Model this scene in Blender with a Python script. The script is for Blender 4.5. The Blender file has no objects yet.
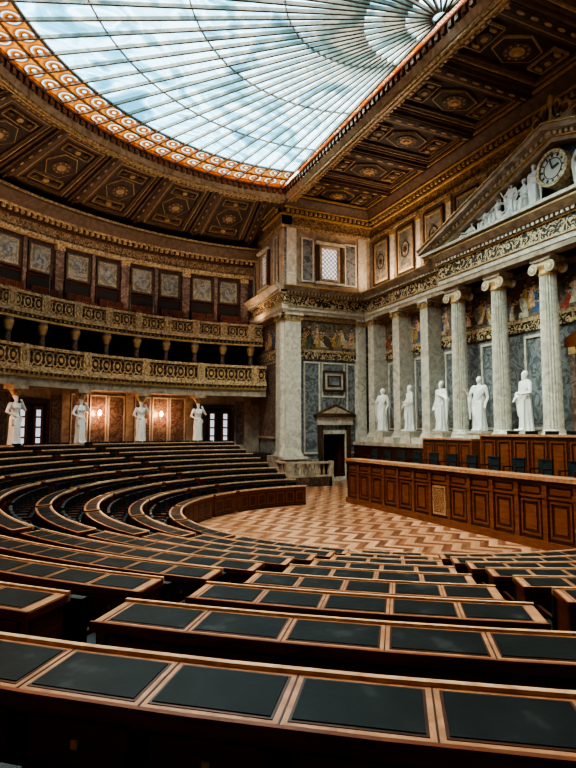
import bpy, bmesh, math, random
from mathutils import Vector, Matrix
random.seed(3)
CX,CY=13.6,-9.6
pi=math.pi
scene=bpy.context.scene

# ------------------------------------------------------------------ materials
MATS={}
def newmat(name):
    m=bpy.data.materials.new(name); m.use_nodes=True
    nt=m.node_tree; nt.nodes.clear()
    out=nt.nodes.new('ShaderNodeOutputMaterial')
    b=nt.nodes.new('ShaderNodeBsdfPrincipled')
    nt.links.new(b.outputs[0],out.inputs[0])
    MATS[name]=m
    return m,nt,b,out
def c4(c): return (c[0],c[1],c[2],1)
def coords(nt,scale=(1,1,1)):
    tc=nt.nodes.new('ShaderNodeTexCoord'); mp=nt.nodes.new('ShaderNodeMapping')
    mp.inputs['Scale'].default_value=scale
    nt.links.new(tc.outputs['Object'],mp.inputs[0]); return mp.outputs[0]
def ramp(nt,fac,stops,interp='LINEAR'):
    r=nt.nodes.new('ShaderNodeValToRGB'); r.color_ramp.interpolation=interp
    e=r.color_ramp.elements
    while len(e)<len(stops): e.new(0.5)
    for i,(p,c) in enumerate(stops):
        e[i].position=p; e[i].color=c4(c)
    nt.links.new(fac,r.inputs[0]); return r.outputs[0]
def noisemat(name,stops,scale=3,rough=.5,stretch=(1,1,1),metal=0,bump=0,detail=5,dist=0,interp='LINEAR',spec=.5):
    m,nt,b,o=newmat(name)
    n=nt.nodes.new('ShaderNodeTexNoise'); n.inputs['Scale'].default_value=scale
    n.inputs['Detail'].default_value=detail; n.inputs['Distortion'].default_value=dist
    nt.links.new(coords(nt,stretch),n.inputs['Vector'])
    nt.links.new(ramp(nt,n.outputs[0],stops,interp),b.inputs['Base Color'])
    b.inputs['Roughness'].default_value=rough; b.inputs['Metallic'].default_value=metal
    b.inputs['Specular IOR Level'].default_value=spec
    if bump:
        bp=nt.nodes.new('ShaderNodeBump'); bp.inputs['Strength'].default_value=bump
        bp.inputs['Distance'].default_value=.02
        nt.links.new(n.outputs[0],bp.inputs['Height']); nt.links.new(bp.outputs[0],b.inputs['Normal'])
    return m
noisemat('wood_dark',[(.3,(.030,.008,.004)),(.7,(.078,.021,.009))],2.5,.30,(1,1,6),dist=1.2)
noisemat('wood_mid',[(.3,(.095,.026,.010)),(.7,(.20,.060,.022))],3,.28,(1,1,5),dist=1.0)
noisemat('wood_light',[(.3,(.24,.10,.046)),(.7,(.46,.225,.115))],5,.34,(1,1,1),dist=2.0)
noisemat('wood_edge',[(.3,(.38,.20,.115)),(.7,(.68,.45,.29))],6,.30,(1,1,1),dist=2.0)
noisemat('leather',[(.35,(.003,.004,.0045)),(.6,(.007,.009,.010)),(.70,(.028,.031,.033)),(.82,(.008,.010,.011))],5.5,.44,detail=10,bump=.2,spec=.14)
noisemat('leather_chair',[(.3,(.006,.012,.015)),(.7,(.018,.032,.038))],6,.42,spec=.3)
noisemat('marble_white',[(.3,(.42,.375,.305)),(.6,(.68,.61,.51))],2,.35,dist=2)
noisemat('marble_statue',[(.3,(.76,.735,.69)),(.6,(.90,.875,.83))],2,.4,dist=1)
noisemat('marble_cream',[(.3,(.25,.175,.12)),(.5,(.41,.31,.225)),(.7,(.52,.41,.31))],1.5,.4,dist=2)
noisemat('marble_grey',[(.32,(.085,.09,.095)),(.48,(.155,.162,.168)),(.56,(.30,.31,.32)),(.7,(.125,.133,.14))],1.6,.3,dist=3,detail=8)
noisemat('marble_green',[(.32,(.10,.10,.088)),(.5,(.20,.19,.165)),(.58,(.33,.31,.275)),(.7,(.145,.14,.125))],1.3,.3,dist=3,detail=8)
noisemat('marble_red',[(.3,(.08,.046,.036)),(.5,(.16,.10,.08)),(.6,(.29,.21,.175)),(.75,(.11,.066,.055))],2.2,.3,dist=3,detail=8)
noisemat('marble_brown',[(.3,(.04,.021,.015)),(.5,(.085,.047,.032)),(.6,(.16,.10,.07)),(.75,(.05,.028,.02))],2.2,.3,dist=3,detail=8)
noisemat('gold',[(.3,(.42,.25,.10)),(.7,(.72,.49,.235))],6,.38,metal=.25,bump=.2)
noisemat('gold_pale',[(.35,(.20,.12,.06)),(.5,(.47,.33,.185)),(.65,(.66,.50,.32))],9,.42,metal=.1,bump=.3)
noisemat('bronze',[(.3,(.05,.025,.013)),(.7,(.13,.068,.034))],8,.4,metal=.2)
noisemat('ceiling_brown',[(.3,(.075,.041,.026)),(.7,(.155,.09,.056))],4,.6)
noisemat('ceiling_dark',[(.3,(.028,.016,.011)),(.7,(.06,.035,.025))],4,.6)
noisemat('ceiling_gold',[(.3,(.26,.165,.085)),(.7,(.48,.33,.19))],9,.5,bump=.2)
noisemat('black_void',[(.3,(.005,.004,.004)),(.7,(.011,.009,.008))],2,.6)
noisemat('tympanum',[(.3,(.035,.04,.05)),(.7,(.08,.09,.105))],2,.5)
noisemat('carpet',[(.3,(.018,.008,.006)),(.7,(.04,.019,.012))],20,.9)
noisemat('dark_iron',[(.3,(.02,.02,.022)),(.7,(.05,.05,.052))],5,.5)
noisemat('rib_metal',[(.3,(.10,.08,.065)),(.7,(.18,.15,.12))],5,.5)
noisemat('seat_red',[(.3,(.035,.007,.005)),(.7,(.075,.015,.010))],5,.7)
noisemat('frieze_scroll',[(.42,(.012,.011,.012)),(.5,(.06,.04,.028)),(.53,(.62,.44,.24)),(.62,(.74,.56,.34)),(.66,(.02,.018,.016))],3.2,.5,detail=3,dist=2.5)
noisemat('attic_frieze',[(.40,(.09,.052,.03)),(.5,(.24,.15,.08)),(.6,(.42,.29,.175))],5,.5,detail=4,dist=2)
noisemat('painting',[(.30,(.04,.05,.045)),(.42,(.11,.08,.045)),(.48,(.30,.20,.12)),(.52,(.19,.08,.05)),(.57,(.11,.13,.16)),(.62,(.33,.26,.18)),(.68,(.09,.10,.05)),(.78,(.22,.13,.06))],2.2,.55,detail=6,dist=1.2)
for nm,cc in (('paint_red',(.48,.08,.045)),('paint_blue',(.08,.14,.28)),('paint_flesh',(.66,.41,.26)),('paint_green',(.10,.15,.07)),('paint_ivory',(.64,.56,.43)),('paint_ochre',(.50,.29,.09)),('paint_umber',(.10,.06,.035))):
    noisemat(nm,[(.3,tuple(x*.45 for x in cc)),(.7,tuple(min(1,x*1.25) for x in cc))],9,.6)
# parquet: chevron laid strips
m,nt,b,o=newmat('parquet')
N_=nt.nodes; L_=nt.links
tc=N_.new('ShaderNodeTexCoord'); sx=N_.new('ShaderNodeSeparateXYZ'); L_.new(tc.outputs['Object'],sx.inputs[0])
def mt(op,a,b2=None):
    x=N_.new('ShaderNodeMath'); x.operation=op
    for i,v in enumerate((a,b2)):
        if v is None: continue
        if isinstance(v,(int,float)): x.inputs[i].default_value=v
        else: L_.new(v,x.inputs[i])
    return x.outputs[0]
zig=mt('PINGPONG',sx.outputs[0],.55)
st_=mt('FRACT',mt('DIVIDE',mt('ADD',sx.outputs[1],zig),.62))
cell=mt('FLOOR',mt('DIVIDE',mt('ADD',sx.outputs[1],zig),.155))
wn=N_.new('ShaderNodeTexWhiteNoise'); wn.noise_dimensions='1D'; L_.new(cell,wn.inputs['W'])
tot=mt('ADD',mt('MULTIPLY',mt('GREATER_THAN',st_,.5),.62),mt('MULTIPLY',wn.outputs['Value'],.38))
L_.new(ramp(nt,tot,[(.0,(.10,.034,.016)),(.35,(.19,.075,.036)),(.62,(.27,.12,.062)),(1.0,(.42,.215,.125))]),b.inputs['Base Color'])
b.inputs['Roughness'].default_value=.36
m,nt,b,o=newmat('lamp_glow')
b.inputs['Base Color'].default_value=(1,.7,.4,1); b.inputs['Emission Color'].default_value=(1,.5,.2,1); b.inputs['Emission Strength'].default_value=12
m,nt,b,o=newmat('window_glow')
b.inputs['Base Color'].default_value=(.7,.75,.8,1); b.inputs['Emission Color'].default_value=(.85,.9,1,1); b.inputs['Emission Strength'].default_value=.35
m,nt,b,o=newmat('clock_face')
b.inputs['Base Color'].default_value=(.55,.53,.48,1)
# glass
def glassmat(name,build):
    m=bpy.data.materials.new(name); m.use_nodes=True; nt=m.node_tree; nt.nodes.clear()
    out=nt.nodes.new('ShaderNodeOutputMaterial'); t=nt.nodes.new('ShaderNodeBsdfTransparent')
    nt.links.new(t.outputs[0],out.inputs[0]); build(nt,t.inputs[0]); MATS[name]=m
def g_main(nt,inp):
    n=nt.nodes.new('ShaderNodeTexNoise'); n.inputs['Scale'].default_value=.6; n.inputs['Detail'].default_value=8; n.inputs['Distortion'].default_value=1.4
    nt.links.new(coords(nt,(1,.7,1)),n.inputs['Vector'])
    nt.links.new(ramp(nt,n.outputs[0],[(.36,(.12,.27,.34)),(.46,(.24,.48,.58)),(.53,(.66,.85,.91)),(.60,(.32,.57,.67)),(.72,(.56,.78,.85))]),inp)
glassmat('glass_blue',g_main)
def g_band(nt,inp):
    N=nt.nodes; L=nt.links
    tc=N.new('ShaderNodeTexCoord'); sx=N.new('ShaderNodeSeparateXYZ'); L.new(tc.outputs['Object'],sx.inputs[0])
    def ma(op,a,b=None,c=None):
        x=N.new('ShaderNodeMath'); x.operation=op
        for i,v in enumerate((a,b,c)):
            if v is None: continue
            if isinstance(v,(int,float)): x.inputs[i].default_value=v
            else: L.new(v,x.inputs[i])
        return x.outputs[0]
    dx=ma('SUBTRACT',sx.outputs[0],CX); dy=ma('SUBTRACT',sx.outputs[1],CY)
    r=ma('SQRT',ma('ADD',ma('MULTIPLY',dx,dx),ma('MULTIPLY',dy,dy)))
    th=ma('MULTIPLY',ma('ARCTAN2',dy,dx),48/pi)
    fu=ma('SUBTRACT',ma('FRACT',th),.5)
    fu=ma('MULTIPLY',fu,.9)
    v=ma('SUBTRACT',r,12.3)
    vf=ma('MULTIPLY',ma('SUBTRACT',ma('FRACT',ma('DIVIDE',v,.95)),.5),.95)
    d=ma('SQRT',ma('ADD',ma('MULTIPLY',fu,fu),ma('MULTIPLY',vf,vf)))
    col=ramp(nt,d,[(.0,(.6,.65,.62)),(.08,(.5,.55,.5)),(.11,(.10,.02,.006)),(.24,(.44,.12,.018)),(.29,(.40,.50,.49)),(.32,(.26,.40,.43)),(.35,(.13,.033,.01)),(.50,(.48,.14,.022)),(.62,(.16,.04,.01))])
    L.new(col,inp)
glassmat('glass_orange',g_band)

# ------------------------------------------------------------------ mesh builder
class MB:
    def __init__(s): s.v=[];s.f=[];s.m=[];s.sm=[]
    def add(s,vs,fs,m,sm=False):
        o=len(s.v); s.v+= [tuple(x) for x in vs]
        for f in fs: s.f.append([o+i for i in f]); s.m.append(m); s.sm.append(sm)
    def box(s,x0,x1,y0,y1,z0,z1,m,M=None):
        vs=[Vector((x,y,z)) for x in (x0,x1) for y in (y0,y1) for z in (z0,z1)]
        if M: vs=[M@v for v in vs]
        s.add(vs,[(0,1,3,2),(4,6,7,5),(0,4,5,1),(2,3,7,6),(0,2,6,4),(1,5,7,3)],m)
    def lathe(s,prof,M,n,m,flute=0,sm=True,sx=1,sy=1):
        vs=[];fs=[]
        for (r,z,*fl) in prof:
            for k in range(n):
                a=2*pi*k/n; rr=r
                if flute and fl and k%2: rr=r*(1-flute)
                vs.append(M@Vector((rr*math.cos(a)*sx,rr*math.sin(a)*sy,z)))
        for j in range(len(prof)-1):
            for k in range(n):
                a=j*n+k;b=j*n+(k+1)%n
                fs.append((a,b,b+n,a+n))
        s.add(vs,fs,m,sm)
        s.add([vs[k] for k in range(n)],[tuple(range(n))[::-1]],m)
        s.add([vs[(len(prof)-1)*n+k] for k in range(n)],[tuple(range(n))],m)
    def obj(s,name,parent=None,loc=None):
        me=bpy.data.meshes.new(name); me.from_pydata(s.v,[],s.f)
        names=[]
        for x in s.m:
            if x not in names: names.append(x)
        for x in names: me.materials.append(MATS[x])
        me.polygons.foreach_set('material_index',[names.index(x) for x in s.m])
        me.polygons.foreach_set('use_smooth',s.sm)
        bm=bmesh.new(); bm.from_mesh(me); bmesh.ops.recalc_face_normals(bm,faces=bm.faces); bm.to_mesh(me); bm.free()
        ob=bpy.data.objects.new(name,me); scene.collection.objects.link(ob)
        if parent: ob.parent=parent
        if loc: ob.location=loc
        return ob
def inst(ob,M,name=None,parent=None):
    o=bpy.data.objects.new(name or ob.name.split('.')[0],ob.data); scene.collection.objects.link(o); o.matrix_world=M
    if parent: o.parent=parent
    return o
def T(x,y,z): return Matrix.Translation((x,y,z))
def RZ(a): return Matrix.Rotation(a,4,'Z')

class Run:
    def __init__(s,mb,f,seg=None): s.mb=mb; s.f=f; s.seg=seg
    def n(s,t0,t1): return 1 if not s.seg else max(1,int(math.ceil(abs(t1-t0)/s.seg)))
    def rb(s,t0,t1,u0,u1,z0,z1,m): s.sweep([(u0,z0),(u1,z0),(u1,z1),(u0,z1)],t0,t1,m)
    def sweep(s,prof,t0,t1,m):
        n=s.n(t0,t1); k=len(prof); vs=[];fs=[]
        for i in range(n+1):
            t=t0+(t1-t0)*i/n
            for (u,z) in prof: vs.append(s.f(t,u,z))
        for i in range(n):
            for j in range(k):
                a=i*k+j;b=i*k+(j+1)%k
                fs.append((a,b,b+k,a+k))
        fs.append(tuple(range(k))[::-1]); fs.append(tuple(n*k+j for j in range(k)))
        s.mb.add(vs,fs,m)
    def poly(s,pts,u0,u1,m):
        k=len(pts); vs=[s.f(t,u0,z) for t,z in pts]+[s.f(t,u1,z) for t,z in pts]
        fs=[(j,(j+1)%k,(j+1)%k+k,j+k) for j in range(k)]+[tuple(range(k))[::-1],tuple(range(k,2*k))]
        s.mb.add(vs,fs,m)
    def polyU(s,pts,z0,z1,m):
        k=len(pts); vs=[s.f(t,u,z0) for t,u in pts]+[s.f(t,u,z1) for t,u in pts]
        fs=[(j,(j+1)%k,(j+1)%k+k,j+k) for j in range(k)]+[tuple(range(k))[::-1],tuple(range(k,2*k))]
        s.mb.add(vs,fs,m)
    def disc(s,t,z,R,Rz,u0,u1,m,n=16): s.poly([(t+R*math.cos(2*pi*i/n),z+Rz*math.sin(2*pi*i/n)) for i in range(n)],u0,u1,m)
    def discU(s,t,u,R,Ru,z0,z1,m,n=12): s.polyU([(t+R*math.cos(2*pi*i/n),u+Ru*math.sin(2*pi*i/n)) for i in range(n)],z0,z1,m)
    def ring(s,t,z,R,Rz,w,u0,u1,m,n=16,a0=0,a1=2*pi):
        full=abs(a1-a0-2*pi)<1e-6
        cnt=n if full else n+1
        vs=[];fs=[]
        for i in range(cnt):
            a=a0+(a1-a0)*i/n; c=math.cos(a); d=math.sin(a)
            for (q,u) in ((-w/2,u0),(w/2,u0),(w/2,u1),(-w/2,u1)): vs.append(s.f(t+(R+q)*c,u,z+(Rz+q)*d))
        for i in range(n):
            a=i*4;b=((i+1)%cnt)*4
            for j in range(4): fs.append((a+j,a+(j+1)%4,b+(j+1)%4,b+j))
        s.mb.add(vs,fs,m)
    def frame(s,t0,t1,z0,z1,w,u0,u1,m):
        s.rb(t0,t1,u0,u1,z0,z0+w,m); s.rb(t0,t1,u0,u1,z1-w,z1,m)
        s.rb(t0,t0+w,u0,u1,z0+w,z1-w,m); s.rb(t1-w,t1,u0,u1,z0+w,z1-w,m)
    def frameU(s,t0,t1,u0,u1,w,z0,z1,m):
        s.rb(t0,t1,u0,u0+w,z0,z1,m); s.rb(t0,t1,u1-w,u1,z0,z1,m)
        s.rb(t0,t0+w,u0+w,u1-w,z0,z1,m); s.rb(t1-w,t1,u0+w,u1-w,z0,z1,m)
    def bar(s,ta,za,tb,zb,w,u0,u1,m):
        d=Vector((tb-ta,zb-za)); d.normalize(); p=Vector((-d.y,d.x))*w/2
        s.poly([(ta+p.x,za+p.y),(tb+p.x,zb+p.y),(tb-p.x,zb-p.y),(ta-p.x,za-p.y)],u0,u1,m)
    def dent(s,t0,t1,step,w,u0,u1,z0,z1,m):
        k=int((t1-t0)/step)
        for i in range(k+1):
            t=t0+i*step; 
            if t+w<=t1+1e-6: s.rb(t,t+w,u0,u1,z0,z1,m)
def arcf(R,sign=-1):
    def f(t,u,z):
        a=t/R; r=R+sign*u
        return (CX+r*math.cos(a),CY+r*math.sin(a),z)
    return f
def D2R(d): return d*pi/180

WALLY=-18.6; ENDX=28.6; SIDEY=-12.3
TOP=16.8
def front(mb): return Run(mb,lambda t,u,z:(t,WALLY+u,z))
def endw(mb): return Run(mb,lambda t,u,z:(ENDX-u,t,z))
def endn(mb): return Run(mb,lambda t,u,z:(2*CX-ENDX+u,t,z))
def sidew(mb): return Run(mb,lambda t,u,z:(t,SIDEY+u,z))

# ------------------------------------------------------------------ floor + tiers
mb=MB(); mb.box(-8,36,-20,13,-.2,0,'parquet'); mb.obj('floor')
RS=1.05; RK=.175
ROWS=[(15.0-RS*i, 2.17-RK*i) for i in range(-1,9)]
mb=MB()
for (r,z) in ROWS:
    fz=z-.78
    if fz<.02: continue
    rn=Run(mb,arcf(20,-1),.8)
    u1=20-(r-.30)
    u0=20-(r+RS-.30)
    rn.rb(D2R(0)*20,D2R(180)*20,u0,u1,0,fz,'carpet')
    rn.rb(D2R(0)*20,D2R(180)*20,u1-.005,u1+.02,fz-.05,fz+.004,'wood_mid')
rn=Run(mb,arcf(20,-1),.8)
FZ=ROWS[0][1]-.78+.05
rn.rb(D2R(-9)*20,D2R(189)*20,-.2,20-(ROWS[0][0]+RS-.30),0,FZ,'carpet')
mb.obj('tiered_floor')

# ------------------------------------------------------------------ desks
GAPS=[(0,29),(31.3,41.8),(43.7,66),(68,89),(91,112),(114,136.3),(138.2,148.7),(151.2,180)]
PITCH=.455
chair=MB()
C=chair
C.box(-.20,.20,-.19,.19,.42,.49,'leather_chair'); C.box(-.20,.20,-.20,.20,.38,.42,'wood_dark')
for sx in (-.20,.16):
    for sy in (-.19,.15): C.box(sx,sx+.04,sy,sy+.04,0,.40,'wood_dark')
pts=[]
for k in range(7):
    y=-.20+.40*k/6; bx=.17+.03*(1-(y/.20)**2)
    pts.append((bx,y))
for k in range(6):
    (x0,y0),(x1,y1)=pts[k],pts[k+1]
    C.add([(x0,y0,.48),(x0+.05,y0,.48),(x0+.06,y0,.83),(x0+.01,y0,.83),(x1,y1,.48),(x1+.05,y1,.48),(x1+.06,y1,.83),(x1+.01,y1,.83)],
      [(0,1,2,3),(4,7,6,5),(0,4,5,1),(3,2,6,7),(0,3,7,4),(1,5,6,2)],'leather_chair')
C.box(.18,.24,-.205,.205,.82,.85,'leather_chair')
for sy in (-.215,.18):
    C.box(-.14,.20,sy,sy+.035,.60,.635,'wood_dark'); C.box(-.14,-.10,sy,sy+.035,.42,.60,'wood_dark')
chair_ob=chair.obj('leather_chair')
chairs=bpy.data.objects.new('delegate_seating',None); scene.collection.objects.link(chairs)
first=True
def desk_row(r,top,a0,a1):
    global first
    mb=MB(); rn=Run(mb,arcf(r,+1),.6)
    t0,t1=D2R(a0)*r,D2R(a1)*r
    k=max(1,round((t1-t0-.08)/PITCH)); p=(t1-t0-.08)/k
    z0=top-.78
    SL=.05
    E=.065
    def slope(u): return top-(u+.255)*SL
    rn.rb(t0,t1,-.21,-.18,z0,top-.06,'wood_dark')
    rn.rb(t0,t1,-.235,-.175,z0,z0+.09,'wood_dark')
    rn.rb(t0,t1,-.225,-.21,top-.16,top-.06,'wood_mid')
    rn.sweep([(-.25,top-.005),(E,slope(E)-.006),(E,slope(E)-.05),(-.25,top-.05)],t0-.02,t1+.02,'wood_mid')
    rn.sweep([(-.245,top),(E-.003,slope(E)),(E-.003,slope(E)-.008),(-.245,top-.01)],t0-.01,t1+.01,'wood_light')
    rn.rb(t0-.02,t1+.02,-.262,-.236,top-.045,top+.014,'wood_edge')
    rn.rb(t0-.02,t1+.02,E-.002,E+.018,slope(E)-.05,slope(E)+.004,'wood_mid')
    rn.rb(t0,t1,.02,.04,top-.26,top-.06,'wood_dark')
    rn.rb(t0,t1,-.18,.01,top-.50,top-.48,'wood_dark')
    for e in (t0,t1-.05): rn.rb(e,e+.05,-.22,.05,z0,top-.07,'wood_mid')
    for j in range(k):
        ta=t0+.04+j*p; tb=ta+p
        g=.032
        rn.sweep([(-.218,slope(-.218)+.002),(.038,slope(.038)+.002),(.038,slope(.038)-.01),(-.218,slope(-.218)-.01)],ta+g-.010,tb-g+.010,'wood_dark')
        rn.sweep([(-.206,slope(-.206)+.005),(.026,slope(.026)+.005),(.026,slope(.026)-.01),(-.206,slope(-.206)-.01)],ta+g,tb-g,'leather')
        rn.sweep([(-.235,slope(-.235)+.0025),(E-.002,slope(E)+.0025),(E-.002,slope(E)-.01),(-.235,slope(-.235)-.01)],ta-.003,ta+.003,'wood_dark')
        rn.rb(ta+.04,tb-.04,.04,.048,top-.23,top-.095,'wood_mid')
        rn.rb(ta+p/2-.012,ta+p/2+.012,.048,.056,top-.175,top-.15,'gold')
        rn.rb(ta+.05,tb-.05,-.222,-.21,z0+.15,top-.21,'wood_mid')
        rn.rb(ta+.10,tb-.10,-.228,-.22,z0+.20,top-.26,'wood_dark')
        if j: rn.rb(ta-.015,ta+.015,-.18,.02,z0,top-.07,'wood_dark')
        am=(ta+tb)/2/r
        rr=r+.34
        if rr<17.0 and not (r>15.5 and abs(am-D2R(145))<.17):
            M=T(CX+rr*math.cos(am),CY+rr*math.sin(am),z0)@RZ(am)
            if first:
                chair_ob.matrix_world=M; chair_ob.parent=chairs; first=False
            else: inst(chair_ob,M,'leather_chair',chairs)
    return mb.obj('curved_parliament_desk')
for i,(r,top) in enumerate(ROWS):
    for (a0,a1) in GAPS:
        if i<=1 and a0==114: a1=138.19
        desk_row(r,top,a0,a1)

# ------------------------------------------------------------------ dais
mb=MB()
DY=-11.5; DX1=19.9; DX0=2*CX-DX1
rn=Run(mb,lambda t,u,z:(t,DY+u,z))
rn.rb(DX0,DX1,-.15,0,0,1.72,'wood_dark')
rn.rb(DX0-.05,DX1+.05,-.2,.06,0,.22,'wood_mid')
rn.rb(DX0-.05,DX1+.05,-.5,.10,1.72,1.82,'wood_light')
rn.rb(DX0-.05,DX1+.05,-.5,.05,1.60,1.72,'wood_dark')
rn.rb(DX0,DX1,0,.03,1.28,1.34,'wood_mid')
k=14; p=(DX1-DX0)/k
for j in range(k):
    a=DX0+j*p
    rn.rb(a-.07,a+.07,0,.05,.22,1.60,'wood_mid')
    rn.rb(a-.09,a+.09,0,.07,1.30,1.42,'wood_mid')
    if j==7:
        rn.frame(a+.14,a+p-.14,.32,1.22,.05,0,.04,'wood_light')
        nn=5
        for q in range(-nn,nn*2):
            step=(p-.38)/nn
            x0=a+.19+q*step
            for sgn in (1,-1):
                L=.80
                xa,xb=(x0,x0+L) if sgn==1 else (x0+L,x0)
                lo,hi=a+.19,a+p-.19
                if max(xa,xb)<=lo or min(xa,xb)>=hi: continue
                def cl(x): 
                    x2=min(max(x,lo),hi); return x2,.37+.80*abs((x2-xa)/(xb-xa))
                (u1,v1),(u2,v2)=cl(xa),cl(xb)
                if abs(u1-u2)>.05: rn.bar(u1,v1,u2,v2,.03,0,.03,'wood_light')
    else:
        rn.frame(a+.14,a+p-.14,.32,1.22,.05,0,.03,'wood_mid')
        rn.rb(a+.28,a+p-.28,0,.025,.46,1.08,'wood_mid')
    rn.rb(a+.16,a+p-.16,0,.025,1.40,1.54,'wood_mid')
mb.box(DX1-.1,DX1,-17.0,DY,0,1.72,'wood_dark'); mb.box(DX0,DX0+.1,-17,DY,0,1.72,'wood_dark')
for q in range(5):
    mb.box(DX1,DX1+.03,-12.6-q*.95,-11.8-q*.95,.35,1.3,'wood_mid')
mb.box(DX0+.1,DX1-.1,-17,DY-.15,0,1.2,'carpet')
mb.box(DX0+.4,DX1-.4,-17,-14.9,1.2,1.9,'carpet')
mb.obj('president_dais')
def bench(name,x0,x1,y,z0,z1,d=.6):
    mb=MB(); rn=Run(mb,lambda t,u,z:(t,y+u,z))
    rn.rb(x0,x1,-d,0,z0,z1-.07,'wood_dark'); rn.rb(x0-.05,x1+.05,-d-.03,.06,z1-.07,z1,'wood_light')
    rn.rb(x0-.03,x1+.03,0,.03,z0,z0+.12,'wood_mid')
    k=max(2,round((x1-x0)/.75)); p=(x1-x0)/k
    for j in range(k):
        rn.frame(x0+j*p+.06,x0+(j+1)*p-.06,z0+.2,z1-.2,.05,0,.03,'wood_mid')
        rn.rb(x0+j*p+.18,x0+(j+1)*p-.18,0,.02,z0+.32,z1-.32,'wood_mid')
    for e in (x0,x1): mb.box(e-.04,e+.04,y-d,y+.05,z0,z1-.05,'wood_mid')
    return mb.obj(name)
bench('president_bench',8.6,15.0,-14.2,1.2,2.85)
bench('secretary_desk',15.7,18.5,-14.4,1.2,2.68)
bench('secretary_desk',5.0,7.9,-14.4,1.2,2.68)
for j in range(13):
    x=DX0+.9+j*.97
    inst(chair_ob,T(x,-12.6,1.2)@RZ(-pi/2)@Matrix.Scale(1.15,4),'leather_chair',chairs)
for j in range(8):
    inst(chair_ob,T(9+j*.85,-15.4,1.9)@RZ(-pi/2)@Matrix.Scale(1.25,4),'leather_chair',chairs)

# ------------------------------------------------------------------ entablature & wall helpers
EZ=9.75
def entab(rn,t0,t1,u,z=EZ):
    rn.rb(t0,t1,0,u,z,z+.22,'marble_cream'); rn.rb(t0,t1,0,u+.04,z+.22,z+.44,'marble_white'); rn.rb(t0,t1,0,u+.10,z+.44,z+.52,'gold_pale')
    rn.rb(t0,t1,0,u,z+.52,z+1.12,'frieze_scroll')
    rn.rb(t0,t1,0,u+.08,z+1.12,z+1.18,'gold')
    rn.dent(t0,t1,.22,.13,0,u+.20,z+1.18,z+1.32,'marble_white')
    rn.rb(t0,t1,0,u+.12,z+1.18,z+1.32,'bronze')
    rn.sweep([(0,z+1.32),(u+.26,z+1.32),(u+.42,z+1.46),(u+.5,z+1.54),(u+.5,z+1.62),(0,z+1.7)],t0,t1,'marble_cream')
    rn.rb(t0,t1,u+.40,u+.515,z+1.54,z+1.61,'gold')
AZ=EZ+1.65
def topcorn(rn,t0,t1,u=0,z=14.95):
    rn.rb(t0,t1,0,u+.12,z,z+.18,'gold_pale'); rn.rb(t0,t1,0,u+.05,z+.18,z+.75,'attic_frieze')
    rn.rb(t0,t1,0,u+.2,z+.75,z+.85,'gold'); rn.dent(t0,t1,.3,.17,0,u+.42,z+.85,z+1.03,'gold_pale')
    rn.rb(t0,t1,0,u+.3,z+.85,z+1.03,'bronze')
    rn.sweep([(0,z+1.03),(u+.5,z+1.03),(u+.7,z+1.22),(u+.95,z+1.45),(u+1.0,z+1.7),(0,z+1.9)],t0,t1,'ceiling_brown')
    rn.rb(t0,t1,u+.45,u+.62,z+1.03,z+1.09,'gold'); rn.rb(t0,t1,u+.95,u+1.03,z+1.55,z+1.66,'gold')
PM=['paint_red','paint_blue','paint_flesh','paint_green','paint_ivory','paint_ochre','paint_umber','paint_umber','paint_flesh']
def paintf(rn,t0,t1,u):
    rn.rb(t0,t1,0,u+.06,7.60,7.76,'gold_pale'); rn.rb(t0,t1,0,u,7.76,9.5,'painting'); rn.rb(t0,t1,0,u+.08,9.5,EZ,'gold_pale')
    rn.rb(t0,t1,0,u+.03,7.2,7.6,'frieze_scroll')
    t=t0+.2; q=0
    while t<t1-.25:
        h=random.uniform(.5,1.3); lean=random.uniform(-.38,.38); w_=random.uniform(.09,.2); e=.004+.002*(q%5)
        zb=7.78+random.uniform(0,.4); mm=random.choice(PM)
        if zb+h*.9+.12>9.48: h=(9.34-zb)/.9
        hx=lean; cx1=t+lean*.5+random.uniform(-.1,.1)
        rn.poly([(t-w_*1.5,zb),(t-w_*.2,zb-.0),(t+w_*1.4,zb+.02),(cx1+w_*1.1,zb+h*.4),(t+hx+w_*.9,zb+h*.74),(t+hx-w_*.6,zb+h*.78),(cx1-w_*.9,zb+h*.45)],u,u+e,mm)
        rn.disc(t+hx,zb+h*.9,.07,.095,u,u+e+.002,'paint_flesh',8)
        rn.poly([(t+hx-.08,zb+h*.93),(t+hx+.08,zb+h*.93),(t+hx+.05,zb+h*.93+.09),(t+hx-.05,zb+h*.93+.09)],u,u+e+.003,'paint_umber')
        sg=random.choice((-1,1)); ez=zb+h*random.uniform(.45,.8)
        rn.bar(t+hx,zb+h*.7,t+hx+sg*.2,ez,.06,u,u+e+.003,'paint_flesh'); rn.bar(t+hx+sg*.2,ez,t+hx+sg*.38,ez+random.uniform(-.1,.25),.045,u,u+e+.003,'paint_flesh')
        t+=random.uniform(.16,.36); q+=1
def medal(rn,ta,tb,u=0):
    rn.rb(ta,tb,0,u+.04,11.95,14.7,'marble_white'); rn.frame(ta,tb,11.95,14.7,.09,0,u+.10,'bronze')
    rn.rb(ta+.25,tb-.25,0,u+.06,12.2,14.45,'marble_green'); rn.frame(ta+.2,tb-.2,12.15,14.5,.06,0,u+.09,'gold')
    c=(ta+tb)/2; R=(tb-ta)/2-.48
    rn.ring(c,13.3,R,R*1.3,.05,0,u+.10,'bronze',20); rn.disc(c,13.3,.13,.17,0,u+.12,'bronze',10)
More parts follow.
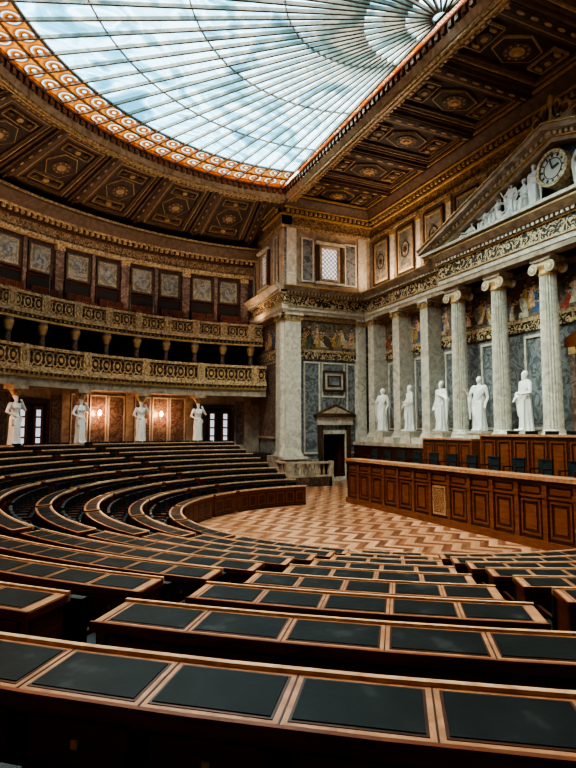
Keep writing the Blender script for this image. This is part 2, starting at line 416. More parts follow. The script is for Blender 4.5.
def pilaster(mb_run,tc,w,u,z0,z1,m='marble_white'):
    rn=mb_run
    rn.rb(tc-w/2,tc+w/2,0,u,z0+.25,z1-.45,m)
    rn.rb(tc-w/2-.1,tc+w/2+.1,0,u+.1,z0,z0+.14,m); rn.rb(tc-w/2-.05,tc+w/2+.05,0,u+.05,z0+.14,z0+.25,m)
    rn.rb(tc-w/2-.03,tc+w/2+.03,0,u+.03,z1-.45,z1-.40,'gold'); rn.rb(tc-w/2-.02,tc+w/2+.02,0,u+.02,z1-.40,z1-.12,'gold_pale')
    rn.rb(tc-w/2-.12,tc+w/2+.12,0,u+.12,z1-.12,z1,m)
    for sg in (-1,1): rn.ring(tc+sg*w/2,z1-.24,.09,.09,.06,u,u+.1,'gold',10)

# ---- front wall
mb=MB(); rn=front(mb)
XA,XB=2*CX-ENDX,ENDX
mb.box(XA-1,XB+1,WALLY-.4,WALLY,0,TOP+.3,'marble_grey')
rn.rb(XA,XB,0,1.6,0,2.1,'wood_dark'); rn.rb(XA,XB,0,1.68,2.1,2.3,'marble_cream')
rn.rb(XA,XB,0,.12,2.3,2.9,'marble_green')
colx=[CX-6.36+2.545*i for i in range(6)]
pilx=[22.5,25.02,27.6]; pilx+= [2*CX-x for x in pilx]
allx=sorted(colx+pilx)
for a,b_ in zip(allx[:-1],allx[1:]):
    if abs((a+b_)/2-CX)<.3: continue
    rn.frame(a+.5,b_-.5,3.0,7.0,.12,0,.08,'marble_white')
    rn.rb(a+.75,b_-.75,0,.05,3.3,6.7,'marble_grey')
mb.obj('wall_front')
mb=MB(); rn=front(mb)
rn.rb(CX-.80,CX+.80,0,.15,2.3,6.2,'marble_brown'); rn.frame(CX-.8,CX+.8,2.3,6.2,.14,0,.3,'wood_mid')
for s in (-1,1): rn.rb(CX+s*.76-.12,CX+s*.76+.12,0,.38,2.3,6.2,'marble_red'); rn.rb(CX+s*.76-.15,CX+s*.76+.15,0,.41,5.9,6.2,'gold')
rn.rb(CX-1.05,CX+1.05,0,.45,6.2,6.5,'wood_mid'); rn.poly([(CX-1.1,6.5),(CX+1.1,6.5),(CX,7.05)],0,.4,'wood_mid')
rn.rb(CX-.6,CX-.02,.15,.2,2.5,5.6,'wood_mid'); rn.rb(CX+.02,CX+.6,.15,.2,2.5,5.6,'wood_mid')
mb.obj('door_2')
mb=MB(); rn=front(mb)
paintf(rn,XA,XB,.08)
entab(rn,XA,XB,.95)
entab(rn,CX-7.0,CX+7.0,1.5)
topcorn(rn,XA,XB,.2)
mb.obj('trim_1')
mb=MB(); rn=front(mb)
mb.box(XA,XB,WALLY,WALLY+.25,AZ,14.95,'marble_cream')
for j in range(12):
    w=(XB-XA)/12; medal(rn,XA+j*w+.42,XA+(j+1)*w-.42,.25)
    rn.rb(XA+j*w-.17,XA+j*w+.17,.25,.36,AZ,14.95,'marble_white'); rn.rb(XA+j*w-.2,XA+j*w+.2,.25,.40,14.55,14.8,'gold')
mb.obj('attic_wall_panels')
for x in pilx:
    mb=MB(); rn=front(mb); rn.rb(x-.45,x+.45,.1,1.55,2.3,2.6,'marble_white') ; pilaster(rn,x,.62,.95,2.6,EZ); mb.obj('wall_pilaster')
# ionic column
mb=MB()
DC=EZ-9.5
prof=[(.50,0),(.50,.12),(.44,.14),(.48,.20),(.46,.27),(.40,.30),(.42,.36),(.37,.42)]
mb.box(-.52,.52,-.52,.52,-.3,0,'marble_white',None)
mb.lathe(prof,T(0,0,0),32,'marble_white')
shaft=[(.365-.05*(k/8)**1.5,.42+(5.75+DC)*k/8,1) for k in range(9)]
mb.lathe(shaft,T(0,0,0),40,'marble_white',flute=.16,sm=False)
CZ=T(0,0,DC)
mb.lathe([(.33,6.17),(.35,6.22),(.33,6.27),(.33,6.42),(.42,6.52),(.40,6.56)],CZ,32,'gold')
for sx in (-1,1):
    M=T(sx*.40,0,6.46+DC)@Matrix.Rotation(pi/2,4,'X')
    mb.lathe([(.22,-.38),(.22,-.32),(.15,-.26),(.12,0),(.15,.26),(.22,.32),(.22,.38)],M,20,'marble_white')
    mb.lathe([(.15,-.40),(.15,.40)],M,16,'gold'); mb.lathe([(.08,-.42),(.08,.42)],M,12,'marble_white')
mb.box(-.42,.42,-.34,.34,6.54,6.68,'marble_white',CZ); mb.box(-.48,.48,-.42,.42,6.72,6.9,'marble_white',CZ); mb.box(-.44,.44,-.38,.38,6.68,6.72,'gold',CZ)
col=mb.obj('ionic_column')
for i,x in enumerate(colx):
    M=T(x,-17.7,2.6)
    if i==0: col.matrix_world=M
    else: inst(col,M)

# ---- pediment
mb=MB(); rn=front(mb)
PX=13.75; HW=7.35; PB=EZ+1.72; PH=2.5
rn.rb(PX-HW-.1,PX+HW+.1,.3,2.15,PB-.04,PB+.08,'marble_white')
rn.poly([(PX-HW+.3,PB+.05),(PX+HW-.3,PB+.05),(PX,PB+PH-.1)],.25,1.2,'tympanum')
sl=PH/HW
def rake(s,off0,off1,u0,u1,m):
    rn.poly([(PX+s*(HW+.2),PB+off0-.05),(PX,PB+PH+off0),(PX,PB+PH+off1),(PX+s*(HW+.2),PB+off1-.05)],u0,u1,m)
for s in (-1,1):
    rake(s,-.22,-.05,.3,1.75,'marble_cream'); rake(s,-.05,.03,.3,1.85,'gold'); rake(s,.03,.15,.3,1.8,'bronze')
    for q in range(31):
        x=q*.235; zz=PB+PH-sl*x
        rn.poly([(PX+s*x,zz+.0),(PX+s*(x+.13),zz-.13*sl),(PX+s*(x+.13),zz+.14-.13*sl),(PX+s*x,zz+.14)],1.75,1.95,'marble_white')
    rake(s,.15,.34,.3,2.2,'marble_cream'); rake(s,.34,.40,.3,2.27,'gold')
mb.obj('pediment')

# ---- end walls with door
def attic_window(rn,c,w=.55,z0=12.1,z1=14.0):
    rn.rb(c-w,c+w,0,.12,z0,z1,'window_glow')
    for q in range(7):
        zz=z0+(z1-z0)*q/7; h=(z1-z0)/7
        for e in range(4):
            rn.bar(c-w+e*w/2,zz,c-w+(e+1)*w/2,zz+h,.035,.12,.15,'gold_pale')
            rn.bar(c-w+e*w/2,zz+h,c-w+(e+1)*w/2,zz,.035,.12,.15,'gold_pale')
    rn.frame(c-w-.14,c+w+.14,z0-.14,z1+.14,.14,0,.26,'marble_cream')
    rn.rb(c-w-.4,c+w+.4,0,.4,z1+.2,z1+.35,'marble_white'); rn.rb(c-w-.4,c+w+.4,0,.35,z0-.35,z0-.2,'marble_white')
    rn.rb(c-w-.36,c-w-.14,0,.22,z0-.2,z1+.2,'bronze'); rn.rb(c+w+.14,c+w+.36,0,.22,z0-.2,z1+.2,'bronze')
def end_wall(mk,name):
    mb=MB(); rn=mk(mb)
    y0,y1=-18.2,SIDEY
    dc=-15.6; dw=.72
    for (a,b_,za,zb) in ((WALLY,dc-dw,0,TOP),(dc+dw,y1,0,TOP),(dc-dw,dc+dw,2.75,TOP)):
        rn.rb(a,b_,-.5,0,za,zb,'marble_grey')
    rn.rb(dc-dw-.6,dc+dw+.6,-3.2,-3.0,0,3.5,'wood_dark')
    rn.rb(dc-dw-.6,dc-dw-.5,-3.0,-.5,0,3.5,'marble_cream'); rn.rb(dc+dw+.5,dc+dw+.6,-3.0,-.5,0,3.5,'marble_cream')
    rn.rb(dc-dw-.6,dc+dw+.6,-3.0,-.5,3.5,3.6,'marble_cream')
    rn.frame(-17.2,-16.5,1.6,7.05,.1,0,.05,'marble_white'); rn.frame(-14.7,-13.6,1.6,7.05,.1,0,.05,'marble_white')
    rn.frame(-16.4,-14.8,4.95,7.05,.1,0,.05,'marble_white')
    rn.rb(y0,dc-dw-.3,0,.12,0,1.3,'marble_cream'); rn.rb(dc+dw+.3,y1,0,.12,0,1.3,'marble_cream')
    mb.obj(name)
    mb=MB(); rn=mk(mb)
    rn.frame(dc-dw-.25,dc+dw+.25,0,3.0,.24,0,.12,'marble_white')
    rn.rb(dc-dw-.02,dc-dw+.06,-.3,.03,0,2.78,'wood_dark'); rn.rb(dc+dw-.06,dc+dw+.02,-.3,.03,0,2.78,'wood_dark'); rn.rb(dc-dw,dc+dw,-.3,.03,2.68,2.78,'wood_dark')
    rn.rb(dc-dw+.02,dc-dw+.07,-1.0,-.3,0.02,2.66,'wood_mid')
    rn.rb(dc-dw-.35,dc-dw-.08,0,.2,0,3.3,'bronze'); rn.rb(dc+dw+.08,dc+dw+.35,0,.2,0,3.3,'bronze')
    rn.rb(dc-dw-.45,dc+dw+.45,0,.28,3.3,3.75,'marble_white'); rn.rb(dc-dw-.6,dc+dw+.6,0,.42,3.75,3.9,'bronze')
    rn.poly([(dc-dw-.65,3.9),(dc+dw+.65,3.9),(dc,4.55)],0,.32,'bronze'); rn.poly([(dc-dw-.3,3.98),(dc+dw+.3,3.98),(dc,4.38)],.3,.36,'marble_cream')
    mb.obj('door_1')
    mb=MB(); rn=mk(mb)
    rn.rb(dc-.75,dc+.75,0,.08,5.3,6.55,'marble_white'); rn.frame(dc-.75,dc+.75,5.3,6.55,.12,0,.14,'bronze'); rn.frame(dc-.45,dc+.45,5.6,6.25,.08,0,.14,'bronze'); rn.rb(dc-.35,dc+.35,.08,.1,5.7,6.15,'marble_grey')
    mb.obj('wall_plaque')
    mb=MB(); rn=mk(mb)
    paintf(rn,y0,y1,.06); 
    entab(rn,y0,y1+.25,.35); topcorn(rn,y0,y1+.2,.1)
    mb.obj('trim_2')
    mb=MB(); rn=mk(mb)
    pilaster(rn,-12.75,.95,.5,1.5,EZ); pilaster(rn,-17.45,.6,.3,1.5,EZ)
    rn.rb(-13.4,-12.1,0,.72,0,1.5,'marble_cream'); rn.rb(-13.5,-12.0,0,.8,1.35,1.5,'marble_white')
    rn.rb(-17.9,-17.0,0,.5,0,1.5,'marble_cream')
    mb.obj('corner_pilaster')
    mb=MB(); rn=mk(mb)
    rn.rb(y0,y1,0,.1,AZ,14.95,'marble_cream')
    for (ta,tb) in ((-17.2,-16.35),(-14.25,-13.4)):
        rn.rb(ta,tb,0,.16,11.8,14.5,'marble_grey'); rn.frame(ta,tb,11.8,14.5,.1,0,.2,'marble_white')
    for tt in (-17.6,-12.75): rn.rb(tt-.3,tt+.3,0,.25,AZ,14.95,'marble_white')
    attic_window(rn,-15.3)
    mb.obj('window_1')
end_wall(endw,'wall_end')
end_wall(endn,'wall_near')
def side(x0,x1,name,cxx):
    mb=MB(); rn=sidew(mb)
    rn.rb(x0,x1,-.5,0,0,TOP,'marble_grey')
    rn.rb(x0,x1,0,.1,AZ,14.95,'marble_cream')
    attic_window(rn,cxx,.45)
    for tt in (x0+.9,x1-.9): rn.rb(tt-.3,tt+.3,0,.16,11.7,14.6,'marble_green'); rn.frame(tt-.3,tt+.3,11.7,14.6,.08,0,.2,'marble_white')
    rn.rb(x0+.6,x1-.6,0,.08,2.6,7.0,'marble_red'); rn.frame(x0+.5,x1-.5,2.5,7.1,.12,0,.12,'marble_cream')
    mb.obj(name)
    mb=MB(); rn=sidew(mb); paintf(rn,x0,x1,.05); entab(rn,x0-(.5 if x0>10 else 0),x1+(.5 if x0<0 else 0),.3); topcorn(rn,x0,x1,.1); mb.obj('trim_3')
    mb=MB(); rn=sidew(mb); pilaster(rn,(ENDX+.15) if x0>10 else XA-.15,.7,.25,1.5,EZ); pilaster(rn,x1-.4 if x0>10 else x0+.4,.6,.25,1.5,EZ); rn.rb(x0,x1,0,.35,0,1.5,'marble_cream'); mb.obj('corner_pilaster')
side(ENDX-.15,34.2,'wall_side',31.2)
side(2*CX-34.2,XA+.15,'wall_side_near',2*CX-31.2)

# ------------------------------------------------------------------ curved wall and galleries
A0,A1=-8,188
BAY=11.25
bays=[5.625+BAY*k for k in range(-1,17)]
mb=MB()
rw=Run(mb,arcf(20,-1),.9)
s20=D2R(1)*20
rw.rb(A0*s20,A1*s20,-.5,0,0,15.2,'marble_brown')
for a in bays[:-1]:
    ta=a*s20
    rw.rb(ta-.24,ta+.24,0,.14,9,13.2,'marble_red'); rw.rb(ta-.28,ta+.28,0,.2,12.7,13.0,'gold_pale')
    for (p0,p1) in ((.38,1.74),(2.12,3.56)):
        rw.rb(ta+p0,ta+p1,0,.05,11.2,12.8,'marble_green'); rw.frame(ta+p0,ta+p1,11.2,12.8,.10,0,.1,'bronze'); rw.frame(ta+p0+.18,ta+p1-.18,11.38,12.62,.03,0,.08,'gold_pale')
        rw.disc(ta+(p0+p1)/2,12.0,.24,.34,.05,.06,'marble_grey',14)
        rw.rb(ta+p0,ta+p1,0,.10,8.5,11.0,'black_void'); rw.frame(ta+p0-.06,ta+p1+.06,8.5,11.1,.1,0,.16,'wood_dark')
    rw.rb(ta+1.82,ta+2.03,0,.1,9,13.1,'marble_red')
mb.obj('wall_curved')
mb=MB(); rw=Run(mb,arcf(20,-1),.9)
a,b_=A0*s20,A1*s20
rw.rb(a,b_,0,.3,13.0,13.2,'gold_pale'); rw.rb(a,b_,0,.22,13.2,13.75,'attic_frieze'); rw.rb(a,b_,0,.4,13.75,13.87,'bronze')
rw.dent(a,b_,.34,.18,0,.6,13.87,14.07,'gold_pale'); rw.rb(a,b_,0,.45,13.87,14.07,'bronze')
rw.sweep([(0,14.07),(.7,14.07),(.95,14.3),(1.2,14.55),(1.25,14.8),(0,15.2)],a,b_,'ceiling_brown')
rw.rb(a,b_,1.2,1.29,14.66,14.76,'gold_pale'); rw.rb(a,b_,.6,.75,14.05,14.12,'gold_pale')
mb.obj('trim_4')

def balustrade(rn,t0,t1,z0,z1,cell,bayw,off):
    rn.rb(t0,t1,-.10,.10,z0,z0+.13,'gold_pale'); rn.rb(t0,t1,-.12,.12,z1-.11,z1,'gold_pale'); rn.rb(t0,t1,-.07,.13,z1-.15,z1-.11,'gold')
    rn.rb(t0,t1,-.06,-.02,z0+.13,z1-.15,'bronze')
    h=(z1-z0-.28); zc=z0+.13+h/2
    k=int((t1-t0)/cell)
    for j in range(k):
        c=t0+(j+.5)*cell
        rn.ring(c,zc,cell*.36,h*.40,.075,-.02,.05,'gold_pale',10); rn.disc(c,zc,.10,.13,-.02,.07,'gold',6)
        for sx in (-1,1):
            for sz in (-1,1): rn.bar(c+sx*cell/2,zc+sz*h/2,c+sx*cell*.22,zc+sz*h*.2,.055,-.02,.04,'gold')
    tt=off
    while tt<t1:
        if tt>t0: rn.rb(tt-.22,tt+.22,-.14,.15,z0,z1+.02,'gold_pale'); rn.ring(tt,zc,.12,.3,.05,.15,.18,'gold',10)
        tt+=bayw
R1=17.0; k1=D2R(1)*R1
mb=MB(); r1=Run(mb,arcf(R1,-1),.8)
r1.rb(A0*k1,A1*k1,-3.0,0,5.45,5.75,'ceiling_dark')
r1.rb(A0*k1,A1*k1,-.5,.0,5.0,5.45,'marble_cream'); r1.rb(A0*k1,A1*k1,-.5,.1,5.40,5.52,'gold'); r1.dent(A0*k1,A1*k1,.25,.13,0,.16,5.52,5.64,'gold_pale'); r1.rb(A0*k1,A1*k1,-.5,.22,5.64,5.8,'gold_pale')
balustrade(r1,A0*k1,A1*k1,5.8,6.85,.62,BAY*k1,bays[0]*k1)
mb.obj('gallery_lower')
R2=18.0; k2=D2R(1)*R2
mb=MB(); r2=Run(mb,arcf(R2,-1),.8)
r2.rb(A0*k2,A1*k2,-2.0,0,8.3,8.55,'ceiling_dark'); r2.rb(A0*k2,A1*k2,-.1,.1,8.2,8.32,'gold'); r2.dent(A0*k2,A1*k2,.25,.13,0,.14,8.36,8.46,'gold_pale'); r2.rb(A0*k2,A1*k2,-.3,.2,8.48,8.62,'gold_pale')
balustrade(r2,A0*k2,A1*k2,8.62,9.55,.55,BAY*k2/2,bays[0]*k2)
mb.obj('gallery_upper')
gc=MB()
gc.lathe([(.2,0),(.2,.12),(.14,.18),(.13,1.85),(.17,1.95),(.24,2.2),(.24,2.45)],Matrix(),14,'marble_red')
gc.lathe([(.15,1.86),(.19,1.96),(.26,2.2),(.26,2.3)],Matrix(),14,'gold')
gcol=gc.obj('gallery_column')
f0=True
for a in bays:
    for q in (0,.5):
        aa=a+BAY*q
        if aa<-7 or aa>187: continue
        M=T(CX+18.1*math.cos(D2R(aa)),CY+18.1*math.sin(D2R(aa)),5.75)
        if f0: gcol.matrix_world=M; f0=False
        else: inst(gcol,M)
mb=MB(); rw=Run(mb,arcf(19.8,-1),.9); s=D2R(1)*19.8
for a in bays[:-1]:
    ta=a*s
    for q in range(2):
        c=ta+BAY*s*(q+.5)/2
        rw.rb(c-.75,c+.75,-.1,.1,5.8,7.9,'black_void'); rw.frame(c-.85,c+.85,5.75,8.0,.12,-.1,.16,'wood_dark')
        rw.rb(c-.8,c+.8,.25,.75,8.55,9.0,'wood_dark')
        for e in range(3):
            x0=c-.72+e*.5
            rw.rb(x0,x0+.42,.25,.33,9.0,10.3,'seat_red'); rw.frame(x0-.02,x0+.44,9.3,10.36,.05,.22,.37,'wood_mid')
            rw.rb(x0,x0+.42,.9,.97,8.6,9.85,'seat_red'); rw.frame(x0-.02,x0+.44,9.1,9.9,.05,.88,1.0,'wood_mid')
mb.obj('gallery_seating')
mb=MB(); R3=18.9; s3=D2R(1)*R3; rg=Run(mb,arcf(R3,-1),.9)
rg.rb(A0*s3,A1*s3,-.3,0,1.4,5.5,'marble_cream')
for idx,a in enumerate(bays[:-1]):
    ta=a*s3; w=BAY*s3
    rg.rb(ta-.2,ta+.2,0,.15,1.5,5.45,'marble_cream')
    if idx%3==0:
        c=ta+w/2
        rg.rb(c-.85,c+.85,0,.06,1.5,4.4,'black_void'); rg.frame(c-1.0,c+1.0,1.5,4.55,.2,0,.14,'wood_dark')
        for sg in (-1,1):
            rg.rb(c+sg*.42-.14,c+sg*.42+.14,0,.08,2.1,4.0,'window_glow')
            for z in (2.6,3.1,3.6): rg.rb(c+sg*.42-.2,c+sg*.42+.2,0,.11,z,z+.08,'wood_mid')
            rg.frame(c+sg*.42-.24,c+sg*.42+.24,1.9,4.15,.11,0,.12,'wood_mid')
        for e in (-1,1): rg.rb(c+e*1.4-.25,c+e*1.4+.25,0,.05,2.1,4.8,'marble_red')
    else:
        for q in range(3):
            x0=ta+.28+q*(w-.5)/3
            rg.rb(x0,x0+(w-.5)/3-.1,0,.05,2.0,4.9,'marble_red'); rg.frame(x0,x0+(w-.5)/3-.1,2.0,4.9,.07,0,.08,'marble_white')
mb.obj('wall_gallery_ground')
sc=MB()
sc.box(-.03,.03,-.04,.04,-.25,.1,'gold'); sc.box(-.18,0,-.02,.02,-.1,-.06,'gold')
sc.lathe([(.04,-.06),(.08,0),(.10,.10),(.06,.2),(.02,.24)],T(-.18,0,0),12,'lamp_glow')
sc_ob=sc.obj('wall_sconce'); f0=True
for idx,a in enumerate(bays[:-1]):
    if idx%3!=0:
        aa=D2R(a+BAY/2); M=T(CX+18.8*math.cos(aa),CY+18.8*math.sin(aa),3.85)@RZ(aa)
        if f0: sc_ob.matrix_world=M; f0=False
        else: inst(sc_ob,M)
        if a<120:
            ld=bpy.data.lights.new('sconce_light','POINT'); ld.energy=45; ld.color=(1,.55,.3); ld.shadow_soft_size=.12
            lo=bpy.data.objects.new('sconce_light',ld); scene.collection.objects.link(lo)
            lo.location=(CX+18.3*math.cos(aa),CY+18.3*math.sin(aa),3.9)

# ------------------------------------------------------------------ ceiling
mb=MB()
SLr=14.75
def cf(t,u,z):
    a=t/17.3; r=SLr+u
    return (CX+r*math.cos(a),CY+r*math.sin(a),16.6-(u/5.3)*1.5-z)
rc=Run(mb,cf,.9); s=D2R(1)*17.3
rc.rb(A0*s,A1*s,0,5.4,-.25,0,'ceiling_dark')
hb=BAY
aa=bays[0]
while aa<186:
    ta=aa*s; w=hb*s
    if aa>-7:
        rc.rb(ta-.24,ta+.24,0,5.3,0,.30,'ceiling_brown'); rc.rb(ta-.12,ta+.12,0,5.3,.30,.34,'bronze'); rc.rb(ta-.07,ta+.07,0,5.3,.34,.36,'ceiling_dark')
        for q in range(8): rc.discU(ta,.4+q*.62,.05,.12,.35,.39,'ceiling_gold',6)
    t0=ta+.32; t1=ta+w-.32; u0,u1=.2,4.4
    rc.frameU(t0,t1,u0,u1,.14,0,.2,'ceiling_brown')
    rc.frameU(t0+.2,t1-.2,u0+.2,u1-.2,.05,0,.16,'ceiling_gold')
    rc.frameU(t0+.3,t1-.3,u0+.32,u1-.32,.1,0,.1,'ceiling_brown')
    tc_=(t0+t1)/2; uc=(u0+u1)/2
    rc.polyU([(tc_-.85,uc),(tc_-.35,uc-.8),(tc_+.35,uc-.8),(tc_+.85,uc),(tc_+.35,uc+.8),(tc_-.35,uc+.8)],0,.09,'ceiling_gold')
    rc.polyU([(tc_-.80,uc),(tc_-.325,uc-.75),(tc_+.325,uc-.75),(tc_+.80,uc),(tc_+.325,uc+.75),(tc_-.325,uc+.75)],0,.11,'ceiling_dark')
    rc.discU(tc_,uc,.45,.45,0,.15,'ceiling_brown',14); rc.discU(tc_,uc,.22,.22,0,.18,'ceiling_gold',10)
    for q in range(8):
        an=q*pi/4; rc.discU(tc_+.35*math.cos(an),uc+.35*math.sin(an),.045,.045,0,.18,'ceiling_gold',6)
    for du in (-1.25,1.25):
        rc.frameU(tc_-.8,tc_+.8,uc+du-.27,uc+du+.27,.04,0,.12,'ceiling_gold')
        rc.discU(tc_,uc+du,.15,.15,0,.14,'ceiling_gold',8)
        for dt in (-.5,.5): rc.discU(tc_+dt,uc+du,.12,.1,0,.13,'ceiling_brown',8)
    aa+=hb
SY=-12.5
r4=Run(mb,lambda t,u,z:(t,SY-u,16.85-z))
r4.rb(XA-.5,XB+.5,0,6.2,-.25,0,'ceiling_dark')
nb=9; w=(XB-XA)/nb
for j in range(nb):
    t0=XA+j*w; t1=t0+w
    r4.rb(t0-.28,t0+.28,0,6.1,0,.35,'ceiling_brown'); r4.rb(t0-.18,t0+.18,0,6.1,.35,.4,'bronze'); r4.rb(t0-.12,t0+.12,0,6.1,.4,.42,'ceiling_dark')
    for q in range(9): r4.discU(t0,.35+q*.62,.06,.18,.42,.45,'ceiling_gold',8)
    u0,u1=.15,5.05
    r4.frameU(t0+.33,t1-.33,u0,u1,.12,0,.22,'ceiling_brown')
    r4.frameU(t0+.50,t1-.50,u0+.2,u1-.2,.05,0,.18,'ceiling_gold')
    r4.frameU(t0+.62,t1-.62,u0+.32,u1-.32,.12,0,.12,'ceiling_brown')
    tc_=(t0+t1)/2; uc=(u0+u1)/2
    r4.polyU([(tc_-.72,uc),(tc_-.3,uc-.95),(tc_+.3,uc-.95),(tc_+.72,uc),(tc_+.3,uc+.95),(tc_-.3,uc+.95)],0,.10,'ceiling_gold')
    r4.polyU([(tc_-.66,uc),(tc_-.27,uc-.88),(tc_+.27,uc-.88),(tc_+.66,uc),(tc_+.27,uc+.88),(tc_-.27,uc+.88)],0,.12,'ceiling_dark')
    r4.discU(tc_,uc,.45,.55,0,.16,'ceiling_brown',16); r4.discU(tc_,uc,.25,.31,0,.18,'ceiling_gold',12); r4.discU(tc_,uc,.12,.14,0,.24,'gold',8)
    for q in range(10):
        an=q*pi/5; r4.discU(tc_+.36*math.cos(an),uc+.44*math.sin(an),.045,.045,0,.19,'ceiling_gold',6)
    for du in (-1.55,1.55):
        r4.frameU(tc_-.62,tc_+.62,uc+du-.38,uc+du+.38,.045,0,.12,'ceiling_gold')
        r4.discU(tc_,uc+du,.28,.28,0,.14,'ceiling_brown',10); r4.discU(tc_,uc+du,.13,.13,0,.18,'ceiling_gold',8)
        for dt in (-.42,.42): r4.discU(tc_+dt,uc+du,.08,.18,0,.14,'ceiling_gold',8)
mb.obj('ceiling')
# skylight rim
mb=MB()
def rim(rn,t0,t1):
    rn.sweep([(-.65,16.3),(-.15,16.3),(0,16.5),(.05,16.75),(.05,17.1),(-.65,17.1)],t0,t1,'marble_cream')
    rn.rb(t0,t1,-.5,-.38,16.22,16.3,'gold_pale'); rn.rb(t0,t1,-.3,-.2,16.2,16.3,'gold_pale')
    rn.dent(t0,t1,.26,.15,-.7,-.60,16.25,16.45,'gold_pale')
    rn.dent(t0,t1,.34,.18,.0,.15,16.52,16.74,'bronze')
    rn.rb(t0,t1,0,.16,16.76,16.86,'bronze')
rr=Run(mb,arcf(14.2,-1),.5); k=D2R(1)*14.2
rim(rr,-10.2*k,190.2*k)
CHY=-12.0
r5=Run(mb,lambda t,u,z:(t,CHY+u,z))
rim(r5,CX-14.2,CX+14.2)
mb.obj('skylight_rim')
GZ=17.0; RB=12.3
N=96
YB=CHY+.32
a0=math.asin((YB-CY)/RB)
mb=MB()
pts=[(CX+RB*math.cos(a0+(pi-2*a0)*i/N),CY+RB*math.sin(a0+(pi-2*a0)*i/N),GZ) for i in range(N+1)]
mb.add(pts,[tuple(range(N+1))],'glass_blue')
mb.obj('skylight_glass')
mb=MB()
a0=math.asin((CHY-CY)/14.2)
vs=[];fs=[]
for i in range(N+1):
    a=a0+(pi-2*a0)*i/N
    for r in (RB,14.25): vs.append((CX+r*math.cos(a),CY+r*math.sin(a),GZ))
for i in range(N): fs.append((2*i,2*i+1,2*i+3,2*i+2))
mb.add(vs,fs,'glass_orange')
mb.add([(CX-12.0,CHY,GZ+.002),(CX+12.0,CHY,GZ+.002),(CX+12.0,YB,GZ+.002),(CX-12.0,YB,GZ+.002)],[(0,1,2,3)],'glass_orange')
mb.obj('skylight_ornament_glass')
mb=MB()
for (r,w_) in ((RB,.12),(13.25,.06),(9.8,.03),(6.5,.03),(3.4,.03)):
    aa=math.asin(max(-1,(YB-CY)/r)); rx=Run(mb,arcf(r,-1),.5)
    rx.rb(aa*r,(pi-aa)*r,-w_/2,w_/2,GZ-.08,GZ-.01,'rib_metal')
mb.box(CX-12.8,CX+12.8,YB-.05,YB+.05,GZ-.08,GZ-.01,'bronze')
NR=52
for i in range(NR+1):
    th=pi*i/NR
    d=Vector((math.cos(th),math.sin(th),0))
    oc=Vector((0,YB-CY,0)); bq=oc.dot(d); cq=oc.dot(oc)-14.15**2; L=-bq+math.sqrt(bq*bq-cq)
    M=T(CX,YB,0)@RZ(th); st=.3 if i%4==0 else (1.2 if i%2==0 else 2.6)
    mb.box(st,L,-.035,.035,GZ-.14,GZ-.005,'rib_metal',M)
mb.obj('skylight_ribs')

# ------------------------------------------------------------------ figures
def make_figure(name,parts,mat='marble_statue',vox=.02):
    mb=MB()
    def capsule(p0,p1,r0,r1,n=12):
        p0=Vector(p0);p1=Vector(p1); ax=p1-p0; L=ax.length
        q=ax.to_track_quat('Z','Y').to_matrix().to_4x4() if L>1e-6 else Matrix()
        M=Matrix.Translation(p0)@q
        prof=[]
        for k in range(5):
            ph=-pi/2+ (pi/2)*k/4; prof.append((max(.001,r0*math.cos(ph)),r0*math.sin(ph)))
        for k in range(5):
            ph=(pi/2)*k/4; prof.append((max(.001,r1*math.cos(ph)),L+r1*math.sin(ph)))
        mb.lathe(prof,M,n,mat)
    def ell(c,rx,ry,rz):
        prof=[(max(.001,math.cos(-pi/2+pi*k/10)),math.sin(-pi/2+pi*k/10)) for k in range(11)]
        mb.lathe(prof,Matrix.Translation(c)@Matrix.Diagonal((rx,ry,rz,1)),16,mat)
    def loft(rings,n=56):
        vs=[];fs=[]
        for (x,y,z,rx,ry,amp,k,ph) in rings:
            for i in range(n):
                a=2*pi*i/n; q=1+amp*math.cos(k*a+ph)+amp*.6*math.cos((k*2+1)*a+ph*2)
                vs.append((x+rx*q*math.cos(a),y+ry*q*math.sin(a),z))
        for j in range(len(rings)-1):
            for i in range(n):
                a=j*n+i;b=j*n+(i+1)%n; fs.append((a,b,b+n,a+n))
        fs.append(tuple(range(n))[::-1]); fs.append(tuple((len(rings)-1)*n+i for i in range(n)))
        mb.add(vs,fs,mat)
    parts(capsule,ell,loft)
    ob=mb.obj(name)
    md=ob.modifiers.new('r','REMESH'); md.mode='VOXEL'; md.voxel_size=vox; md.use_smooth_shade=True
    sm=ob.modifiers.new('s','SMOOTH'); sm.iterations=1; sm.factor=.5
    dg=bpy.context.evaluated_depsgraph_get(); me=bpy.data.meshes.new_from_object(ob.evaluated_get(dg))
    ob.modifiers.clear(); ob.data=me
    if not me.materials: me.materials.append(MATS[mat])
    return ob
def head(c,e,p,z=1.66,x=0,y=0,beard=False,turn=0):
    c((x,y,z-.22),(x,y+.01,z-.06),.058,.055)
    e((x,y+.01,z),.078,.095,.115); e((x,y+.035,z-.06),.055,.06,.06)
    e((x,y-.02,z+.04),.092,.10,.095)
    s_=math.sin(turn)
    c((x+s_*.1,y+.10,z+.02),(x+s_*.1,y+.122,z-.02),.012,.018)
    c((x-.04,y+.085,z+.035),(x+.04,y+.085,z+.035),.015,.015)
    c((x-.022,y+.09,z-.055),(x+.022,y+.09,z-.055),.012,.012)
    for sg in (-1,1): e((x+sg*.08,y,z),.014,.025,.035)
    if beard: e((x,y+.06,z-.1),.055,.05,.07)
